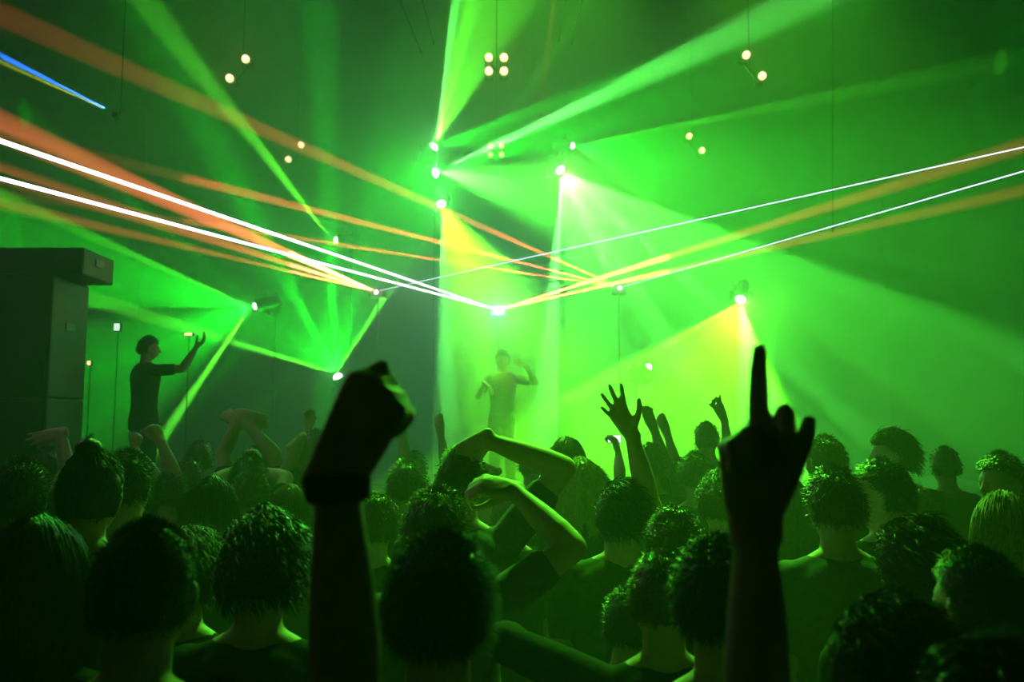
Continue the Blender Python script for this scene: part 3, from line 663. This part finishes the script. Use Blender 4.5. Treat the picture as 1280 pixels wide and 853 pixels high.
cabinet(xe-W_/2+.06, 8.0, z3, W_+.36, .60, z4-z3, 'flat loudspeaker lying across the top of the black stack, overhanging toward the fan lamp', 0)

# ------------------------------------------------------------------ light fixtures
def cyl(bm, p, q, r0, r1=None, k=20):
    p = Vector(p); q = Vector(q); r1 = r0 if r1 is None else r1; ax = q-p
    M4 = Matrix.Translation((p+q)/2) @ ax.to_track_quat('Z', 'Y').to_matrix().to_4x4()
    bmesh.ops.create_cone(bm, cap_ends=True, segments=k, radius1=r0, radius2=r1, depth=ax.length, matrix=M4)
M_LENS = mat('lit green lens', (.8, 1, .8), .2, .5, emit=(.75, 1.0, .7), es=9)
M_BULB = mat('warm glowing lamp', (1, .8, .6), .3, .5, emit=(1.0, .62, .34), es=3.2)
M_BULBD = mat('dim warm glowing lamp', (1, .8, .6), .3, .5, emit=(1.0, .55, .32), es=2.4)
M_CHROME = mat('chrome reflector', (.6, .6, .6), .2, .6)
FIXL = {'A': 'topmost moving head of the bright central cluster, throwing beams up to the ceiling',
        'A2': 'middle moving head of the bright central cluster, throwing a broad pale beam',
        'A3': 'lowest moving head of the bright central cluster, throwing a white beam straight down',
        'B': 'small moving head just above the sharp white cone, with a thin yellow-green fan',
        'C': 'moving head at the tip of the big sharp-edged white cone',
        'D': 'moving head just above the white laser lines, one long beam rising diagonally',
        'E': 'moving head at the tip of the fan beside the dancing figure',
        'F': 'low moving head with a wide green fan opening upwards, between fist and dancing figure',
        'G': 'moving head at the tip of the green cone above the pointing finger',
        'H': 'small low moving head, a mere dot beside the cone over the pointing finger'}
POLES = {}
for k, (px, py, Y) in SRC.items():
    p = P(px, py, Y); a = MEAN[k]; d = aim(px, py, a, Y, .55); X_ = Vector((0, 1, 0))
    t = thing('moving_head_light', FIXL[k], 'stage light', p + Vector((0, .02, 0)) - d*.05)
    # head
    bm = bmesh.new(); cyl(bm, -d*.30, -d*.015, .085, .10); cyl(bm, -d*.36, -d*.30, .06, .085); h = obj('lamp_head', bm, M_BLACK, t, smooth=False, bevel=.006)
    bm = bmesh.new(); bmesh.ops.create_uvsphere(bm, u_segments=20, v_segments=10, radius=.055 if k in ('B', 'H', 'D', 'E') else .075, matrix=Matrix.Translation(-d*.03)); obj('lens', bm, M_LENS, h, smooth=True)
    mid = -d*.18; side = d.cross(Vector((0, 1, 0))).normalized(); back = Vector((0, 1, 0))
    bm = bmesh.new()
    for sg in (-1, 1):
        cyl(bm, mid+side*sg*.09, mid+side*sg*.135, .03, k=12)
        add_box(bm, mid+side*sg*.145+back*.11, (.03, .26, .07), None)
    cyl(bm, mid+back*.24-side*.15, mid+back*.24+side*.15, .03, k=12); obj('yoke', bm, M_BLACK, t, bevel=.004)
    bm = bmesh.new(); add_box(bm, mid+back*.33, (.26, .14, .20)); bs = obj('base', bm, M_BLACK, t, bevel=.015)
    bm = bmesh.new(); cyl(bm, mid+back*.40, mid+back*.50, .035, k=12); obj('clamp', bm, M_ALU, t)
    POLES.setdefault({'A': 548, 'A2': 548, 'A3': 548, 'B': 711, 'C': 711, 'D': 418, 'F': 418}.get(k, px), []).append(t.location+mid+back*.53)
names = {548: 'central cluster', 711: 'white cone and the thin fan', 418: 'upward green fan', 313: 'fan beside the dancing figure', 925: 'green cone above the pointing finger', 815: 'small dot light'}
for k, ps in POLES.items():
    x = sum(p.x for p in ps)/len(ps); y = max(p.y for p in ps)+.03; zt = max(p.z for p in ps)+.25
    t = thing('lighting_tower', 'slim dark tower carrying the '+names[k], 'lighting tower', (x, y, ST_Z))
    bm = bmesh.new(); cyl(bm, (0, 0, .02), (0, 0, zt-ST_Z), .014, k=12); pl = obj('pole', bm, M_BLACK, t)
    bm = bmesh.new()
    for p in ps:
        q = Vector((p.x-x, p.y-y, p.z-ST_Z)); cyl(bm, Vector((0, 0, q.z)), q+Vector((.02, 0, 0)), .024, k=10)
    obj('cross_arm', bm, M_BLACK, pl)
    bm = bmesh.new(); cyl(bm, (0, 0, 0), (0, 0, .03), .30, .30, 28); obj('base_plate', bm, M_BLACK, t)

def blinder(spots_, Y, label, four=False, dim=False):
    c = sum((P(x, y, Y) for x, y in spots_), Vector())/len(spots_)
    t = thing('blinder_light', label, 'stage light', c)
    for x, y in spots_:
        q = P(x, y, Y)-c
        bm = bmesh.new(); cyl(bm, q+Vector((0, .16, 0)), q+Vector((0, .005, 0)), .04, .072, 24); hs = obj('lamp_housing', bm, M_BLACK, t)
        bm = bmesh.new(); bmesh.ops.create_circle(bm, cap_ends=True, segments=24, radius=.062, matrix=Matrix.Translation(q+Vector((0, -.002, 0))) @ Matrix.Rotation(PI/2, 4, 'X'))
        r = bmesh.ops.extrude_face_region(bm, geom=bm.faces[:]); bmesh.ops.translate(bm, verts=[v for v in r['geom'] if isinstance(v, bmesh.types.BMVert)], vec=(0, -.012, 0))
        obj('reflector', bm, M_CHROME, hs)
        bm = bmesh.new(); bmesh.ops.create_uvsphere(bm, u_segments=20, v_segments=12, radius=.045 if dim else .056, matrix=Matrix.Translation(q+Vector((0, -.04, 0)))); obj('bulb', bm, M_BULBD if dim else M_BULB, hs, smooth=True)
        if not dim: glow('blinder_spill', c+q+Vector((0, -.12, 0)), .9, (1, .45, .15), .02)
    bm = bmesh.new(); zs = max((P(x, y, Y)-c).z for x, y in spots_)
    xs = [(P(x, y, Y)-c) for x, y in spots_]
    for q in xs: add_box(bm, q+Vector((0, .17, 0)), (.12, .03, .12))
    cyl(bm, xs[0]+Vector((0, .18, 0)), xs[-1]+Vector((0, .18, 0)), .02, k=8)
    obj('bracket', bm, M_BLACK, t)
    bm = bmesh.new(); cyl(bm, (0, .20, zs-.05), (0, .20, 11.4-c.z), .008, k=8); obj('drop_pipe', bm, M_BLACK, t)
GB = 'warm audience blinders'
blinder([(288, 99), (308, 75)], 12.0, 'large slanting pair of warm round lamps high up over the dancing figure side', dim=False)
blinder([(361, 200), (377, 182)], 15.2, 'smaller slanting pair of warm round lamps right over the orange laser band', dim=False)
blinder([(932, 70), (952, 96)], 12.0, 'large slanting pair of warm round lamps over the broad pale beam', dim=False)
blinder([(861, 171), (877, 189)], 15.2, 'smaller slanting pair of warm round lamps beyond the yellow-green fan', dim=False)
blinder([(611, 73), (630, 73), (611, 90), (630, 90)], 12.0, 'square of four warm round lamps above the central cluster', True)
blinder([(613, 183), (627, 183), (613, 194), (627, 194)], 15.2, 'faint square of four warm round lamps drowned in the pale beam', True, True)
def truss(Y, label):
    z = 11.5; t = thing('roof_truss', label, 'truss', (0, Y+.2, z)); L = X1-X0-.02
    bm = bmesh.new()
    for dy_ in (-.15, .15):
        for dz_ in (0, .3): cyl(bm, (-L/2, dy_, dz_), (L/2, dy_, dz_), .025, k=8)
    obj('chord', bm, M_ALU, t); bm = bmesh.new(); n = 36
    for i in range(n):
        a = -L/2+L*i/n; b = a+L/n
        for dy_ in (-.15, .15): cyl(bm, (a, dy_, 0 if i % 2 else .3), (b, dy_, .3 if i % 2 else 0), .012, k=6)
    obj('lattice', bm, M_ALU, t)
truss(12.0, 'aluminium truss near the ceiling carrying the large warm lamp pairs'); truss(15.2, 'aluminium truss near the ceiling carrying the smaller warm lamp pairs')

# ------------------------------------------------------------------ lasers
def laser_box(k, label, stand=True):
    o = P(*LAS[k]); t = thing('laser_projector', label, 'laser projector', (o.x, o.y+.02, ST_Z))
    z = o.z-ST_Z
    bm = bmesh.new(); add_box(bm, (0, .17, z), (.22, .30, .14)); b = obj('housing', bm, M_BLACK, t, bevel=.01)
    bm = bmesh.new(); cyl(bm, (0, .03, z), (0, .005, z), .03, .035, 16); obj('aperture', bm, M_ALU, b)
    bm = bmesh.new(); bmesh.ops.create_uvsphere(bm, u_segments=12, v_segments=8, radius=.028, matrix=Matrix.Translation((0, -.0, z))); obj('laser_lens', bm, M_LASER, b, smooth=True)
    bm = bmesh.new(); cyl(bm, (0, .17, .02), (0, .17, z-.07), .012, k=12); cyl(bm, (0, .17, 0), (0, .17, .03), .25, k=24); obj('stand', bm, M_BLACK, t)
M_LASER = mat('lit laser aperture', (1, 1, 1), .3, .5, emit=(.85, 1.0, .9), es=8)
laser_box('L1', 'laser projector throwing three orange bars, over the low moving head with the wide fan')
laser_box('L2', 'central laser projector where the two thick white lines meet in a point')
laser_box('L3', 'laser projector throwing orange bars across the tip of the central cluster beams')
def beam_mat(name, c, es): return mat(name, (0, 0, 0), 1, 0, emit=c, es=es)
M_BW = beam_mat('glowing white laser tube', (.92, .97, 1.0), 6.0); M_BC = beam_mat('glowing pale violet laser tube', (.70, .78, 1.0), 2.2)
def laser_line(k, tx, ty, TY, r0, r1, m, label):  # solid glowing tube standing in for laser light scattered by haze
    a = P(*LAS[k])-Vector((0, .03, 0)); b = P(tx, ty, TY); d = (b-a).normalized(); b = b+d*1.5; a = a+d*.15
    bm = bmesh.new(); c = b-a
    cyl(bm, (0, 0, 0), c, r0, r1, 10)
    o = obj('laser_glow_tube', bm, m, smooth=True); o.location = a; tag(o, label, 'glowing laser tube')
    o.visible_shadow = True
laser_line('L2', 0, 176, 4.2, .010, .0125, M_BW, 'upper glowing tube of the two thick white laser lines leaving the central laser projector')
laser_line('L2', 0, 223, 4.2, .010, .0105, M_BW, 'lower glowing tube of the two thick white laser lines leaving the central laser projector')
laser_line('L1', 1280, 184, 5.5, .005, .0040, M_BC, 'thin pale glowing laser tube crossing the whole hall from the three-orange-bar projector')
laser_line('L3', 1280, 214, 5.5, .005, .0040, M_BC, 'pale glowing laser tube from the projector nearest the pointing finger, running to the photo edge')
# made-up small projector, added as a start for the blue and yellow line
t = thing('laser_projector', 'made-up small projector high up at the start of the short blue and yellow line', 'laser projector', P(138, 139, 9.0)+Vector((0, .03, 0)))
bm = bmesh.new(); add_box(bm, (0, .12, 0), (.06, .12, .06)); obj('housing', bm, M_BLACK, t, bevel=.008)
bm = bmesh.new(); cyl(bm, (0, .2, .0), (0, .2, 12-t.location.z), .005, k=8); obj('drop_pipe', bm, M_BLACK, t)
# ------------------------------------------------------------------ cables seen against the haze
for x0, y0, x1, y1, lb in [(500, 0, 525, 62, 'thin hanging cable first of the four at the top, farthest from the lamp square'), (528, 0, 541, 50, 'thin hanging cable at the top just beside the rising white beam'), (708, 0, 699, 48, 'short thin hanging cable at the top beyond the lamp square'), (728, 0, 716, 50, 'thin hanging cable at the top nearest the far slanting lamps'), (1041, 190, 1041, 285, 'thin vertical cable crossing the pale laser lines')]:
    a = P(x0, y0, 11); b = P(x1, y1, 11); d = a-b; a = b+d*((11.98-b.z)/d.z)
    bm = bmesh.new(); cyl(bm, b, a, .006, k=6); cyl(bm, b-d.normalized()*.06, b, .015, .010, 8); o = obj('hanging_cable', bm, M_ALU); tag(o, lb, 'cable')

# ------------------------------------------------------------------ booth and performers on the stage
def stage_per(px, top, Y, label, rot, arms, **k):
    tpt = P(px, top, Y); h = tpt.z-ST_Z-.014; A = {}
    for sd, a in arms.items():
        q = dict(a); d3 = a.get('dy', (0, 0, 0))
        for kk, i in (('e', 0), ('w', 1), ('f', 2)):
            v = P(*a[kk], Y+d3[i]); q[kk] = Vector((v.x, v.y, v.z-ST_Z))
        A[sd] = q
    print('STAGE', round(h, 2))
    o, hd = make_person((tpt.x, Y), h, math.radians(rot), near=1, arms=A, label=label, **k); o.location.z = ST_Z; return o
stage_per(628, 439, 12.3, 'performer in the middle of the stage, hands and arm catching orange light', 180,
    {'L': dict(e=(668, 478), w=(650, 446), f=(630, 440), dy=(-.1, -.2, -.2), palm=(0, -1, 0), curls=RELAX),
     'R': dict(e=(598, 496), w=(606, 478), f=(622, 492), dy=(-.1, -.3, -.35), palm=(0, 0, -1), curls=RELAX)}, hair='short', hc=1, cloth=1)
stage_per(185, 421, 9.1, 'figure dancing on stage beside the loudspeaker stack, arm reaching out', -40,
    {'R': dict(e=(216, 462), w=(243, 438), f=(256, 425), dy=(-.1, -.1, -.1), palm=(0, 0, 1), curls=RELAX),
     'L': dict(e=(172, 500), w=(190, 520), f=(196, 530), dy=(-.05, .1, .15), palm=(0, 0, 1), curls=RELAX)}, hair='short', hc=0, cloth=0, skin=1, yaw=-20)
spot('performer_spot', P(700, -60, 8.5), (P(634, 462, 12.1)-P(700, -60, 8.5)).normalized(), 4, 1800, (1, .25, .03), .6)
# small lamps near the stack
M_SCR = mat('small lit screen', (.8, 1, .9), .3, .5, emit=(.75, 1.0, .85), es=1.6); M_IND = mat('warm indicator', (1, .7, .4), .3, .5, emit=(1, .65, .3), es=2.5)
def small_lamp(name, px, py, Y, w_, h_, m, label, cat):
    p = P(px, py, Y); t = thing(name, label, cat, (p.x, p.y, ST_Z))
    bm = bmesh.new(); add_box(bm, (0, .03, p.z-ST_Z), (w_*1.35, .05, h_*1.25)); b = obj('housing', bm, M_BLACK, t, bevel=.004)
    bm = bmesh.new(); add_box(bm, (0, .0, p.z-ST_Z), (w_, .012, h_)); obj('screen' if name == 'monitor_screen' else 'lamp', bm, m, b, bevel=.004)
    bm = bmesh.new(); cyl(bm, (0, .045, 0), (0, .045, p.z-ST_Z), .008, k=8); cyl(bm, (0, .045, 0), (0, .045, .02), .14, k=20); obj('stand', bm, M_BLACK, t)
small_lamp('monitor_screen', 146, 409, 11.0, .07, .09, M_SCR, 'tiny pale lit screen on a stand beyond the dancing figure', 'screen')
small_lamp('indicator_light', 111, 454, 10.5, .04, .05, M_IND, 'tiny warm light just inside the loudspeaker stack edge', 'indicator light')
small_lamp('indicator_light', 235, 418, 11.3, .10, .035, M_IND, 'tiny orange glint above the outstretched hand of the dancing figure', 'indicator light')
